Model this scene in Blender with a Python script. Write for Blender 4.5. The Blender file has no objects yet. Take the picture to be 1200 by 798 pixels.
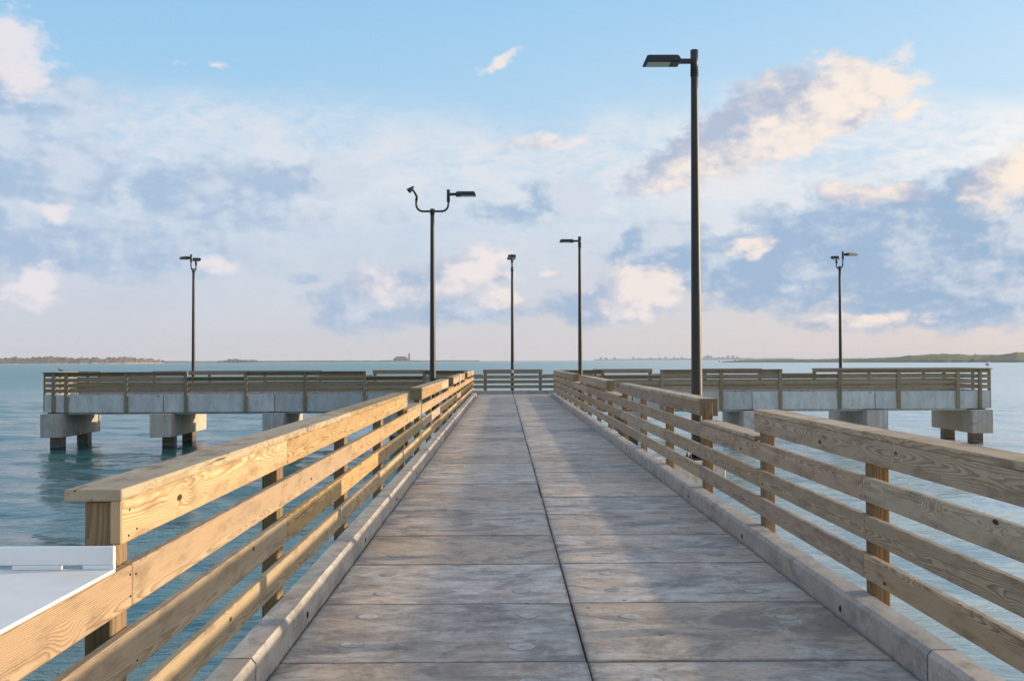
import bpy, bmesh, math, random
import numpy as np
from mathutils import Vector, Matrix, Euler

random.seed(7)
S = bpy.context.scene
COL = S.collection
R = math.radians

# ------------------------------------------------------------------ camera
EYE = 1.48
cam_d = bpy.data.cameras.new('camera')
cam_d.sensor_fit = 'HORIZONTAL'; cam_d.sensor_width = 36.0
cam_d.lens = 36.15
cam_d.clip_start = 0.05; cam_d.clip_end = 60000
cam = bpy.data.objects.new('camera', cam_d); COL.objects.link(cam)
CAMX = -0.407
cam.matrix_world = (Matrix.Translation((CAMX, 0, EYE)) @ Matrix.Rotation(R(-0.475), 4, 'Z')
                    @ Matrix.Rotation(R(91.10), 4, 'X') @ Matrix.Rotation(R(-0.25), 4, 'Z'))
S.camera = cam
S.view_settings.view_transform = 'Standard'
S.view_settings.look = 'None'
S.view_settings.exposure = 0.30
S.view_settings.gamma = 1.0
S.cycles.use_denoising = True
S.cycles.max_bounces = 4
S.cycles.volume_bounces = 0
S.cycles.sample_clamp_indirect = 6

# ------------------------------------------------------------------ node helpers
def L(v):                       # sRGB 0-255 -> linear
    c = v / 255.0
    return c / 12.92 if c <= 0.04045 else ((c + 0.055) / 1.055) ** 2.4
def rgb(r, g, b): return (L(r), L(g), L(b), 1.0)

class NT:
    def __init__(s, tree): s.t = tree; s.n = tree.nodes; s.l = tree.links
    def node(s, typ, **kw):
        n = s.n.new(typ)
        for k, v in kw.items(): setattr(n, k, v)
        return n
    def put(s, sock, v):
        if v is None: return
        if isinstance(v, bpy.types.NodeSocket): s.l.new(v, sock)
        else: sock.default_value = v
    def m(s, op, a, b=None, c=None, clamp=False):
        n = s.node('ShaderNodeMath', operation=op, use_clamp=clamp)
        s.put(n.inputs[0], a); s.put(n.inputs[1], b); s.put(n.inputs[2], c)
        return n.outputs[0]
    def v(s, op, a, b=None, scale=None):
        n = s.node('ShaderNodeVectorMath', operation=op)
        s.put(n.inputs[0], a); s.put(n.inputs[1], b)
        if scale is not None: s.put(n.inputs['Scale'], scale)
        return n.outputs['Value'] if op in ('LENGTH', 'DOT_PRODUCT', 'DISTANCE') else n.outputs[0]
    def sep(s, a):
        n = s.node('ShaderNodeSeparateXYZ'); s.put(n.inputs[0], a); return n.outputs
    def comb(s, x, y, z):
        n = s.node('ShaderNodeCombineXYZ')
        for i, k in enumerate((x, y, z)): s.put(n.inputs[i], k)
        return n.outputs[0]
    def noise(s, vec, scale=1.0, detail=4.0, rough=0.55, dist=0.0, out='Fac'):
        n = s.node('ShaderNodeTexNoise')
        s.put(n.inputs['Vector'], vec); n.inputs['Scale'].default_value = scale
        n.inputs['Detail'].default_value = detail; n.inputs['Roughness'].default_value = rough
        n.inputs['Distortion'].default_value = dist
        return n.outputs['Fac'] if out == 'Fac' else n.outputs['Color']
    def mix(s, f, a, b, blend='MIX'):
        n = s.node('ShaderNodeMix', data_type='RGBA', blend_type=blend)
        n.clamp_result = False
        s.put(n.inputs[0], f); s.put(n.inputs[6], a); s.put(n.inputs[7], b)
        return n.outputs[2]
    def step(s, x, lo, hi):      # smoothstep, 0 at lo and 1 at hi
        n = s.node('ShaderNodeMapRange', interpolation_type='SMOOTHSTEP')
        s.put(n.inputs['Value'], x)
        if lo <= hi:
            n.inputs['From Min'].default_value = lo; n.inputs['From Max'].default_value = hi
            n.inputs['To Min'].default_value = 0; n.inputs['To Max'].default_value = 1
        else:
            n.inputs['From Min'].default_value = hi; n.inputs['From Max'].default_value = lo
            n.inputs['To Min'].default_value = 1; n.inputs['To Max'].default_value = 0
        return n.outputs[0]
    def ramp(s, x, stops):
        n = s.node('ShaderNodeValToRGB')
        s.put(n.inputs[0], x)
        e = n.color_ramp.elements
        while len(e) > 1: e.remove(e[-1])
        e[0].position, e[0].color = stops[0]
        for p, c in stops[1:]:
            k = e.new(p); k.color = c
        return n.outputs[0]
    def bump(s, h, strength=0.3, dist=0.01, normal=None):
        n = s.node('ShaderNodeBump')
        n.inputs['Strength'].default_value = strength; n.inputs['Distance'].default_value = dist
        s.put(n.inputs['Height'], h)
        if normal is not None: s.put(n.inputs['Normal'], normal)
        return n.outputs[0]

# ------------------------------------------------------------------ sun and sky
SUN_AHEAD = 10.0                       # degrees ahead of the pier's right-hand side
SUN_EL = 8.3
sd = Vector((math.cos(R(SUN_AHEAD)) * math.cos(R(SUN_EL)), math.sin(R(SUN_AHEAD)) * math.cos(R(SUN_EL)), math.sin(R(SUN_EL))))
sun_d = bpy.data.lights.new('sun', 'SUN'); sun_d.energy = 5.0; sun_d.angle = R(0.8); sun_d.color = (1.0, 0.78, 0.51)
sun = bpy.data.objects.new('sun', sun_d); COL.objects.link(sun)
sun.rotation_euler = (-sd).to_track_quat('-Z', 'Y').to_euler()
sun.location = (60, 10, 30)

W = bpy.data.worlds.new('World'); S.world = W; W.use_nodes = True
W.cycles.sampling_method = 'MANUAL'; W.cycles.sample_map_resolution = 512
w = NT(W.node_tree)
for n in list(w.n): w.n.remove(n)

def px_dir(px, py):
    """photograph pixel -> (azimuth from +Y towards +X, slope above horizon) of that bit of sky"""
    u = math.atan((px - 600) / 1205) + R(0.475)
    v = (422.2 - 0.0044 * (px - 600) - py) / 1205 * math.cos(u)
    return u, v

# cloud list: photo x, y, radius x, radius y, tilt in degrees, thinness
WARM = [(972, 114, 76, 34, 10, -.45), (900, 142, 80, 38, 22, -.5), (818, 186, 64, 25, 18, -.4), (925, 152, 70, 26, 22, -.45), (1068, 124, 36, 14, 25, .3),
        (1190, 205, 66, 34, 12, .05), (742, 343, 60, 34, 5, -.15), (462, 334, 58, 38, 0, 0), (548, 318, 60, 36, 12, 0),
        (585, 350, 60, 22, 0, .3), (36, 336, 46, 28, 5, .15), (584, 72, 34, 15, 24, .3), (8, 66, 52, 56, -10, .05),
        (202, 77, 20, 11, 0, .5), (262, 78, 24, 12, 0, .55), (66, 247, 46, 24, 0, .3), (262, 312, 44, 20, 0, .4),
        (640, 168, 90, 20, 0, .4), (1020, 222, 110, 18, 0, .3), (600, 322, 40, 18, 0, .4), (1010, 372, 120, 16, 0, .4), (880, 290, 36, 18, 10, .25), (640, 318, 30, 14, 0, .4)]
DARK = [(1062, 294, 150, 58, 0, -.35), (950, 312, 88, 40, 6, -.3), (845, 306, 64, 27, 12, -.2), (770, 285, 42, 20, 8, -.5),
        (1185, 272, 80, 44, 0, -.25), (1130, 342, 140, 34, 0, -.2), (712, 360, 66, 20, 0, -.2), (428, 358, 54, 26, 0, -.3),
        (372, 210, 50, 20, 0, -.25), (66, 196, 66, 32, 0, -.3), (8, 172, 34, 42, 0, -.45), (50, 116, 72, 26, 0, -.1), (10, 100, 50, 30, 0, .15),
        (240, 222, 96, 32, 5, -.1), (664, 234, 38, 22, 0, -.2), (545, 364, 86, 20, 0, .05), (110, 292, 190, 36, 0, .05),
        (20, 250, 100, 50, 0, .1), (458, 252, 24, 14, 0, .25), (355, 326, 38, 14, 0, .35), (320, 255, 90, 28, 0, .35), (795, 325, 50, 24, 10, 0),
        (1168, 224, 52, 28, 0, -.3), (600, 250, 110, 26, 0, .5)]

def cloud_group(oct_, amp):
    g = bpy.data.node_groups.new('cloud_field', 'ShaderNodeTree')
    g.interface.new_socket('P', in_out='INPUT', socket_type='NodeSocketVector')
    g.interface.new_socket('Warm', in_out='OUTPUT', socket_type='NodeSocketFloat')
    g.interface.new_socket('Dark', in_out='OUTPUT', socket_type='NodeSocketFloat')
    t = NT(g)
    gi = t.node('NodeGroupInput'); go = t.node('NodeGroupOutput')
    P = gi.outputs[0]
    st = t.v('MULTIPLY', P, (1.0, 1.55, 1.0))
    nc = t.noise(st, 22, 3, 0.6, out='Color')
    warp = t.v('MULTIPLY', t.v('SUBTRACT', nc, (0.5, 0.5, 0.5)), (0.050, 0.028, 0))
    Pw = t.v('ADD', P, warp)
    fb = t.noise(st, 30, oct_, 0.62)
    det = t.m('MULTIPLY', t.m('SUBTRACT', fb, 0.5), amp)
    outs = []; cur = None
    for lst in (WARM, DARK):
        prev = cur; cur = None
        for (px, py, rx, ry, a, pen) in lst:
            u, v = px_dir(px, py)
            ix, iy = 1205 / rx, 1205 / ry
            if prev is not None:          # chained so that the renderer evaluates one cloud after another (short stack)
                ch = t.node('ShaderNodeVectorMath', operation='MULTIPLY_ADD')
                t.put(ch.inputs[0], prev); ch.inputs[1].default_value = (1e-9, 1e-9, 0); t.put(ch.inputs[2], Pw); Pw = ch.outputs[0]
            mp = t.node('ShaderNodeVectorMath', operation='MULTIPLY_ADD')
            if a:                          # tilt as a shear of the ellipse
                sp = t.node('ShaderNodeVectorMath', operation='MULTIPLY_ADD')
                xo = t.sep(Pw)[0]
                t.put(sp.inputs[0], xo); sp.inputs[1].default_value = (0, -math.tan(R(a)), 0); t.put(sp.inputs[2], Pw)
                t.l.new(sp.outputs[0], mp.inputs[0]); v = v - u * math.tan(R(a))
            else:
                t.l.new(Pw, mp.inputs[0])
            mp.inputs[1].default_value = (ix, iy, 0); mp.inputs[2].default_value = (-u * ix, -v * iy, 0)
            ln = t.v('LENGTH', mp.outputs[0])
            if pen: ln = t.m('ADD', ln, pen)
            cur = ln if cur is None else t.m('SMOOTH_MIN', cur, ln, 0.25)
            prev = cur
        d = t.m('ADD', t.m('SUBTRACT', 1.0, cur), det)
        outs.append(d)
    t.l.new(outs[0], go.inputs[0]); t.l.new(outs[1], go.inputs[1])
    return g

tc = w.node('ShaderNodeTexCoord')
D = tc.outputs['Generated']
dx, dy, dz = w.sep(D)[:3]
hor = w.m('SQRT', w.m('ADD', w.m('MULTIPLY', dx, dx), w.m('MULTIPLY', dy, dy)))
az = w.m('ARCTAN2', dx, dy)
el = w.m('DIVIDE', dz, w.m('MAXIMUM', hor, 0.05))
P = w.comb(az, el, 0)
sky = w.node('ShaderNodeTexSky', sky_type='NISHITA')
sky.sun_disc = False; sky.sun_elevation = R(SUN_EL); sky.sun_rotation = R(90 - SUN_AHEAD)
sky.air_density = 1.0; sky.dust_density = 1.0; sky.ozone_density = 1.0
# clear-air colours: blue aloft, lavender towards the sea, paler and pinker on the sun's side
ga = w.ramp(el, [(0.0, rgb(203, 203, 212)), (0.035, rgb(201, 206, 218)), (0.09, rgb(192, 205, 224)), (0.16, rgb(182, 208, 231)),
                 (0.24, rgb(165, 206, 236)), (0.36, rgb(146, 197, 235)), (0.6, rgb(116, 178, 232)), (1.0, rgb(104, 160, 220))])
gb = w.ramp(el, [(0.0, rgb(224, 208, 203)), (0.035, rgb(222, 212, 210)), (0.09, rgb(212, 216, 224)), (0.16, rgb(202, 220, 236)),
                 (0.26, rgb(192, 221, 244)), (0.36, rgb(172, 212, 244)), (0.6, rgb(144, 194, 238)), (1.0, rgb(104, 160, 220))])
side = w.step(w.v('DOT_PRODUCT', D, (sd.x, sd.y, 0)), -0.25, 0.85)
clear = w.mix(side, ga, gb)
clear10 = w.v('SCALE', clear, scale=10.0)
base = w.mix(0.10, clear10, sky.outputs[0])
glow = w.m('POWER', w.m('MAXIMUM', w.v('DOT_PRODUCT', D, tuple(sd)), 0.0), 7.0)
base = w.v('ADD', base, w.v('SCALE', (1.0, 0.82, 0.58), scale=w.m('MULTIPLY', glow, 10.0)))  # wide glow round the unseen sun, added to lift the ambient light
# thin high veil, mottled
pw = w.v('MULTIPLY', P, (1.0, 2.3, 1.0))
vl = w.noise(pw, 8.0, 5, 0.62, 0.6)
vr = w.noise(w.v('MULTIPLY', P, (1.0, 2.2, 1.0)), 46.0, 4, 0.62, 1.2)
vv = w.m('ADD', w.m('MULTIPLY', vl, 0.64), w.m('MULTIPLY', vr, 0.36))
edge_n = w.m('MULTIPLY', w.m('SUBTRACT', w.noise(w.v('MULTIPLY', P, (1.0, 1.6, 1)), 4.0, 3, 0.55), 0.5), 0.16)
ev = w.m('ADD', el, edge_n)
band = w.m('MULTIPLY', w.m('ADD', w.m('MULTIPLY', w.step(ev, 0.02, 0.10), 0.35), w.m('MULTIPLY', w.step(ev, 0.10, 0.18), 0.65)), w.step(ev, 0.265, 0.20))
band = w.m('ADD', band, w.m('MULTIPLY', w.step(el, 0.36, 0.75), 0.85))  # overhead veil out of view, added to brighten and neutralise the ambient light
veil = w.m('MULTIPLY', w.step(vv, 0.28, 0.60), band)
toward = w.m('POWER', w.m('MAXIMUM', w.v('DOT_PRODUCT', D, tuple(sd)), 0.0), 3.0)
veilc = w.v('SCALE', w.mix(side, rgb(222, 225, 233), rgb(240, 235, 229)), scale=w.m('MULTIPLY_ADD', toward, 5.0, 9.6))  # veil boosted sunward, mostly out of view, to brighten the water
col = w.mix(w.m('MULTIPLY', veil, 0.8), base, veilc)
# cumulus
def field(Pv, oct_, amp):
    n = w.node('ShaderNodeGroup'); n.node_tree = cloud_group(oct_, amp); w.l.new(Pv, n.inputs[0]); return n.outputs
f0 = field(P, 7, 1.9)
f1 = field(w.v('ADD', w.v('ADD', P, w.v('SCALE', f0[1], scale=1e-9)), (0.046, 0.004, 0)), 1.0, 0.9)       # a step towards the sun: thinner there = lit side
pst = w.v('MULTIPLY', P, (1.0, 1.55, 1.0))
relief = w.m('SUBTRACT', w.noise(pst, 48, 6, 0.66), w.noise(w.v('ADD', pst, (0.006, 0.008, 0)), 48, 6, 0.66))
dk = w.step(f0[1], -0.22, 0.42)
dlit = w.step(w.m('ADD', w.m('SUBTRACT', f0[1], f1[1]), w.m('MULTIPLY', relief, 1.6)), -0.35, 1.0)
dcol = w.mix(dlit, w.mix(side, rgb(152, 178, 208), rgb(140, 170, 202)), w.mix(side, rgb(200, 210, 224), rgb(206, 212, 221)))
col = w.mix(w.m('MULTIPLY', dk, w.m('ADD', 0.74, w.m('MULTIPLY', side, 0.20))), col, w.v('SCALE', dcol, scale=10.0))
wk = w.step(f0[0], -0.10, 0.50)
wlit = w.step(w.m('ADD', w.m('SUBTRACT', f0[0], f1[0]), w.m('MULTIPLY', relief, 1.1)), -0.55, 0.80)
wcol = w.mix(wlit, w.mix(side, rgb(166, 184, 210), rgb(168, 178, 199)), w.mix(side, rgb(228, 222, 226), rgb(252, 233, 213)))
col = w.mix(w.m('MULTIPLY', wk, 0.88), col, w.v('SCALE', wcol, scale=10.0))
bg = w.node('ShaderNodeBackground'); bg.inputs['Strength'].default_value = 0.1
w.l.new(w.v('SCALE', col, scale=0.885), bg.inputs['Color'])
wo = w.node('ShaderNodeOutputWorld'); w.l.new(bg.outputs[0], wo.inputs['Surface'])

# ------------------------------------------------------------------ materials
def new_mat(name):
    m = bpy.data.materials.new(name); m.use_nodes = True
    t = NT(m.node_tree)
    b = t.n['Principled BSDF']
    return m, t, b

def wood(name, light, dark, weather, grey=(0.27, 0.245, 0.21, 1), ringf=195, rough=0.75, grime=0.55, split=0.735):
    m, t, b = new_mat(name)
    tcn = t.node('ShaderNodeTexCoord'); oi = t.node('ShaderNodeObjectInfo')
    rnd = oi.outputs['Random']
    x, y, z = t.sep(tcn.outputs['Object'])[:3]
    xs = t.m('ADD', x, t.m('MULTIPLY', rnd, 61.0))
    r2 = t.m('FRACT', t.m('MULTIPLY', rnd, 17.31)); r3 = t.m('FRACT', t.m('MULTIPLY', rnd, 41.7)); r4 = t.m('FRACT', t.m('MULTIPLY', rnd, 93.3))
    n1 = t.noise(t.comb(t.m('MULTIPLY', xs, 0.55), r2, 0), 1.0, 2, 0.5)
    n2 = t.noise(t.comb(t.m('MULTIPLY', xs, 0.8), r3, 7.0), 1.0, 2, 0.5)
    yy = t.m('ADD', t.m('SUBTRACT', y, t.m('ADD', 0.015, t.m('MULTIPLY', r2, 0.06))), t.m('MULTIPLY', t.m('SUBTRACT', n1, 0.5), 0.115))
    zz = t.m('ADD', t.m('SUBTRACT', z, t.m('MULTIPLY', t.m('SUBTRACT', r3, 0.5), 0.11)), t.m('MULTIPLY', t.m('SUBTRACT', n2, 0.5), 0.05))
    rr = t.m('SQRT', t.m('ADD', t.m('MULTIPLY', yy, yy), t.m('MULTIPLY', zz, zz)))
    # knots
    kc = t.comb(t.m('MULTIPLY', xs, 3.2), t.m('ADD', t.m('MULTIPLY', z, 8.0), t.m('MULTIPLY', rnd, 13.0)), t.m('MULTIPLY', rnd, 29.0))
    vo = t.node('ShaderNodeTexVoronoi', voronoi_dimensions='3D'); t.put(vo.inputs['Vector'], kc)
    vo.inputs['Scale'].default_value = 1.0
    kd = vo.outputs['Distance']
    keep = t.m('GREATER_THAN', t.sep(vo.outputs['Color'])[0], 0.66)
    swell = t.m('MULTIPLY', t.step(kd, 0.5, 0.0), keep)
    knot = t.m('MULTIPLY', t.step(kd, 0.13, 0.07), keep)
    wob = t.noise(t.comb(t.m('MULTIPLY', xs, 2.5), t.m('MULTIPLY', y, 14), t.m('MULTIPLY', z, 14)), 1.0, 3, 0.55)
    rr = t.m('ADD', rr, t.m('MULTIPLY', t.m('SUBTRACT', wob, 0.5), 0.014))
    rr = t.m('ADD', rr, t.m('MULTIPLY', swell, 0.022))
    ring = t.m('FRACT', t.m('MULTIPLY', rr, ringf))
    late = t.m('MULTIPLY', t.step(ring, 0.30, 0.92), t.step(ring, 1.0, 0.93))
    fib = t.noise(t.comb(t.m('MULTIPLY', xs, 5.0), t.m('MULTIPLY', y, 300), t.m('MULTIPLY', z, 300)), 1.0, 3, 0.6)
    blot = t.noise(t.comb(t.m('MULTIPLY', xs, 1.6), t.m('MULTIPLY', y, 9), t.m('MULTIPLY', z, 9)), 1.0, 4, 0.6)
    c = t.mix(t.m('MULTIPLY', late, t.m('ADD', 0.52, t.m('MULTIPLY', r4, 0.46))), light, dark)
    c = t.mix(t.m('MULTIPLY', t.step(fib, 0.45, 0.75), 0.30), c, dark)
    wf = t.m('ADD', t.m('MULTIPLY', t.step(blot, 0.35, 0.7), 0.45 * weather + 0.10), t.m('MULTIPLY', t.m('ADD', 0.35, t.m('MULTIPLY', r2, 0.6)), weather))
    greyc = t.mix(t.m('MULTIPLY', late, 0.55), grey, tuple(0.55 * k for k in grey[:3]) + (1,))
    c = t.mix(t.m('MINIMUM', wf, 0.92), c, greyc)
    c = t.mix(knot, c, (0.045, 0.022, 0.010, 1))
    hs = t.node('ShaderNodeHueSaturation'); t.put(hs.inputs['Color'], c)
    t.put(hs.inputs['Value'], t.m('ADD', 0.80, t.m('MULTIPLY', r3, 0.36)))
    t.put(hs.inputs['Saturation'], t.m('ADD', 0.80, t.m('MULTIPLY', r4, 0.34)))
    t.put(hs.inputs['Hue'], t.m('ADD', 0.494, t.m('MULTIPLY', t.m('FRACT', t.m('MULTIPLY', rnd, 7.7)), 0.020)))
    # splits / checks along the grain, handling dirt
    chk = t.noise(t.comb(t.m('MULTIPLY', xs, 1.3), t.m('MULTIPLY', y, 60), t.m('MULTIPLY', z, 60)), 1.0, 2, 0.5)
    crack = t.step(chk, split, split + 0.03)
    dirt = t.noise(t.comb(t.m('MULTIPLY', xs, 3.0), t.m('MULTIPLY', y, 5), t.m('MULTIPLY', z, 12)), 1.0, 6, 0.7)
    c = t.mix(t.m('MULTIPLY', t.step(dirt, 0.46, 0.70), grime), hs.outputs[0], (0.13, 0.095, 0.06, 1))
    c = t.mix(t.m('MULTIPLY', crack, 0.8), c, (0.03, 0.02, 0.012, 1))
    t.put(b.inputs['Base Color'], c)
    b.inputs['Roughness'].default_value = rough
    b.inputs['Specular IOR Level'].default_value = 0.3
    h = t.m('ADD', t.m('MULTIPLY', late, 0.5), t.m('SUBTRACT', t.m('MULTIPLY', fib, 0.6), t.m('MULTIPLY', crack, 2.0)))
    t.put(b.inputs['Normal'], t.bump(h, 0.35, 0.002))
    return m

LIGHT = (0.57, 0.395, 0.225, 1); DARKW = (0.27, 0.13, 0.042, 1)
M = {}
M['wood_new'] = wood('wood_new', LIGHT, DARKW, 0.13, grey=(0.40, 0.32, 0.22, 1))
M['wood_cap_new'] = wood('wood_cap_new', (0.56, 0.40, 0.22, 1), (0.28, 0.17, 0.08, 1), 0.30, grey=(0.38, 0.27, 0.175, 1), grime=0.85, split=0.67)
M['wood_grey'] = wood('wood_grey', (0.50, 0.36, 0.22, 1), (0.12, 0.075, 0.042, 1), 0.38, grey=(0.42, 0.335, 0.255, 1))
M['wood_cap_grey'] = wood('wood_cap_grey', (0.56, 0.43, 0.28, 1), (0.27, 0.18, 0.10, 1), 0.42, grey=(0.44, 0.36, 0.28, 1), grime=0.6, split=0.68)
M['wood_post'] = wood('wood_post', (0.30, 0.185, 0.088, 1), (0.14, 0.075, 0.03, 1), 0.16, grey=(0.22, 0.20, 0.14, 1), ringf=90)
M['wood_far'] = wood('wood_far', (0.40, 0.285, 0.165, 1), (0.17, 0.11, 0.06, 1), 0.36, grey=(0.28, 0.22, 0.16, 1))
M['wood_far_post'] = wood('wood_far_post', (0.33, 0.24, 0.13, 1), (0.17, 0.115, 0.06, 1), 0.35, grey=(0.23, 0.21, 0.15, 1), ringf=90)

def concrete(name, base, dark, streak=(1, 1, 1), stain=0.5, warm=None, rough=0.78, scale=1.0, spots=0.0, edge=0.0, spread=0.26):
    m, t, b = new_mat(name)
    tcn = t.node('ShaderNodeTexCoord'); oi = t.node('ShaderNodeObjectInfo')
    rnd = oi.outputs['Random']
    p = t.v('ADD', tcn.outputs['Object'], t.v('SCALE', (11.3, 7.7, 5.1), scale=rnd))
    big = t.noise(p, 1.3 * scale, 5, 0.62, 0.6)
    med = t.noise(t.v('MULTIPLY', p, streak), 4.5 * scale, 6, 0.66, 0.3)
    fine = t.noise(t.v('MULTIPLY', p, streak), 38 * scale, 3, 0.6)
    grit = t.noise(p, 190, 2, 0.6)
    c = t.mix(t.step(med, 0.34, 0.68), dark, base)
    if warm is not None:
        c = t.mix(t.m('MULTIPLY', t.step(t.m('ADD', big, t.m('MULTIPLY', t.m('SUBTRACT', t.m('FRACT', t.m('MULTIPLY', rnd, 23.7)), 0.5), 0.22)), 0.40, 0.62), 0.72), c, warm)
    c = t.mix(t.m('MULTIPLY', t.step(fine, 0.5, 0.72), 0.34), c, tuple(k * 0.48 for k in dark[:3]) + (1,))
    st = t.noise(t.v('ADD', p, (3.1, 9.2, 1.7)), 2.1 * scale, 5, 0.7, 0.8)
    c = t.mix(t.m('MULTIPLY', t.step(st, 0.55, 0.72), stain), c, tuple(k * 0.42 for k in dark[:3]) + (1,))
    c = t.mix(t.m('MULTIPLY', t.step(grit, 0.60, 0.72), 0.22), c, tuple(min(1, k * 1.5) for k in base[:3]) + (1,))
    if spots:
        vo = t.node('ShaderNodeTexVoronoi'); t.put(vo.inputs['Vector'], p); vo.inputs['Scale'].default_value = 3.3
        sp = t.m('MULTIPLY', t.step(vo.outputs['Distance'], 0.075, 0.03), t.m('GREATER_THAN', t.sep(vo.outputs['Color'])[1], 0.55))
        c = t.mix(t.m('MULTIPLY', sp, spots), c, (0.03, 0.028, 0.026, 1))
        brm = t.noise(t.v('MULTIPLY', p, (1.0, 7.0, 1.0)), 9.0, 5, 0.7, 0.4)
        c = t.mix(t.m('MULTIPLY', t.step(brm, 0.53, 0.68), 0.42), c, (0.16, 0.14, 0.125, 1))
        mot = t.noise(p, 17.0, 5, 0.72, 0.5)
        c = t.mix(t.m('MULTIPLY', t.step(mot, 0.52, 0.68), 0.34), c, (0.15, 0.135, 0.12, 1))
        c = t.mix(t.m('MULTIPLY', t.step(mot, 0.46, 0.33), 0.34), c, (0.66, 0.63, 0.60, 1))
        pit = t.noise(p, 75.0, 2, 0.5)
        c = t.mix(t.m('MULTIPLY', t.step(pit, 0.66, 0.73), 0.55), c, (0.07, 0.062, 0.055, 1))
        bl = t.noise(t.v('MULTIPLY', t.v('ADD', p, (7.7, 3.3, 0.4)), (0.7, 1.2, 1)), 1.05, 6, 0.72, 1.2)
        c = t.mix(t.m('MULTIPLY', t.step(bl, 0.49, 0.63), 0.64), c, (0.15, 0.135, 0.12, 1))
        pale = t.noise(t.v('ADD', p, (1.7, 13.3, 2.4)), 2.4, 6, 0.7, 0.9)
        c = t.mix(t.m('MULTIPLY', t.step(pale, 0.52, 0.68), 0.5), c, (0.58, 0.56, 0.54, 1))
    if edge:                       # grime gathered along the slab edges
        ex, ey = t.sep(tcn.outputs['Object'])[:2]
        en = t.m('MULTIPLY', t.m('SUBTRACT', t.noise(p, 9, 4, 0.7), 0.5), 0.07)
        ed = t.m('MAXIMUM', t.m('SUBTRACT', t.m('ABSOLUTE', ey), 0.603), t.m('SUBTRACT', t.m('ABSOLUTE', ex), 0.752))
        c = t.mix(t.m('MULTIPLY', t.step(t.m('ADD', ed, en), -0.030, 0.004), edge), c, (0.085, 0.078, 0.072, 1))
    hs = t.node('ShaderNodeHueSaturation'); t.put(hs.inputs['Color'], c)
    t.put(hs.inputs['Value'], t.m('ADD', 1.0 - spread * 0.55, t.m('MULTIPLY', rnd, spread)))
    t.put(b.inputs['Base Color'], hs.outputs[0])
    t.put(b.inputs['Roughness'], t.m('ADD', rough - 0.12, t.m('MULTIPLY', med, 0.24)))
    b.inputs['Specular IOR Level'].default_value = 0.45
    h = t.m('ADD', t.m('MULTIPLY', fine, 0.7), t.m('ADD', t.m('MULTIPLY', grit, 0.25), t.m('MULTIPLY', med, 0.8)))
    t.put(b.inputs['Normal'], t.bump(h, 0.35, 0.004))
    return m
M['deck'] = concrete('deck_concrete', (0.60, 0.54, 0.475, 1), (0.29, 0.25, 0.21, 1), (0.7, 1.3, 1), 0.75, warm=(0.53, 0.39, 0.27, 1), rough=0.68, spots=0.8, edge=0.5)
M['curb'] = concrete('curb_concrete', (0.50, 0.465, 0.42, 1), (0.28, 0.25, 0.225, 1), (0.6, 1, 1), 0.55, warm=(0.46, 0.395, 0.33, 1), scale=2.0)
M['fascia'] = concrete('fascia_concrete', (0.59, 0.58, 0.55, 1), (0.46, 0.45, 0.42, 1), (1, 1, 0.35), 0.34, scale=0.9)
M['cap'] = concrete('cap_concrete', (0.58, 0.56, 0.52, 1), (0.38, 0.345, 0.30, 1), (1.8, 1.8, 0.25), 0.62, warm=(0.46, 0.36, 0.26, 1))
M['patch'] = concrete('patch_concrete', (0.48, 0.455, 0.425, 1), (0.31, 0.285, 0.26, 1), (1, 1, 1), 0.5, scale=3, spread=0.45)
M['pad'] = concrete('pad_rubber', (0.03, 0.03, 0.03, 1), (0.02, 0.02, 0.02, 1))

def pile_mat():
    m, t, b = new_mat('pile_concrete')
    g = t.node('ShaderNodeNewGeometry')
    x, y, z = t.sep(g.outputs['Position'])[:3]
    n = t.noise(g.outputs['Position'], 5, 5, 0.6)
    hgt = t.m('ADD', z, t.m('MULTIPLY', n, 0.35))
    c = t.ramp(t.m('MULTIPLY_ADD', hgt, 1.0, 2.2), [(0.0, (0.012, 0.014, 0.010, 1)), (0.35, (0.03, 0.026, 0.018, 1)), (0.44, (0.14, 0.13, 0.11, 1)), (0.50, (0.10, 0.062, 0.034, 1)), (0.66, (0.20, 0.125, 0.07, 1)), (0.9, (0.24, 0.19, 0.14, 1))])
    t.put(b.inputs['Base Color'], c); b.inputs['Roughness'].default_value = 0.6
    t.put(b.inputs['Normal'], t.bump(n, 0.6, 0.02))
    return m
M['pile'] = pile_mat()

def plain(name, c, rough=0.5, metal=0.0, nscale=30, var=0.25, bump=0.1, spec=0.5):
    m, t, b = new_mat(name)
    tcn = t.node('ShaderNodeTexCoord')
    n = t.noise(tcn.outputs['Object'], nscale, 4, 0.6)
    t.put(b.inputs['Base Color'], t.mix(n, tuple(k * (1 - var) for k in c[:3]) + (1,), tuple(min(1, k * (1 + var)) for k in c[:3]) + (1,)))
    b.inputs['Roughness'].default_value = rough; b.inputs['Metallic'].default_value = metal
    b.inputs['Specular IOR Level'].default_value = spec
    t.put(b.inputs['Normal'], t.bump(n, bump, 0.002))
    return m
M['bronze'] = plain('bronze_paint', (0.022, 0.021, 0.020, 1), 0.46, 0.0, 14, 0.3, 0.05)
M['lens'] = plain('lamp_lens', (0.42, 0.44, 0.40, 1), 0.25, 0, 60, 0.2)
M['galv'] = plain('galvanised_steel', (0.30, 0.31, 0.31, 1), 0.45, 0.6)
M['screw'] = plain('screw_steel', (0.06, 0.05, 0.045, 1), 0.5, 0.5)
M['hdpe'] = plain('white_plastic', (0.82, 0.81, 0.79, 1), 0.42, 0, 5, 0.05, 0.05)
M['hdpe_top'] = plain('worn_white_plastic', (0.70, 0.685, 0.66, 1), 0.5, 0, 6, 0.16, 0.2)
M['dark'] = plain('hole_shade', (0.012, 0.011, 0.010, 1), 0.9)
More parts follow.
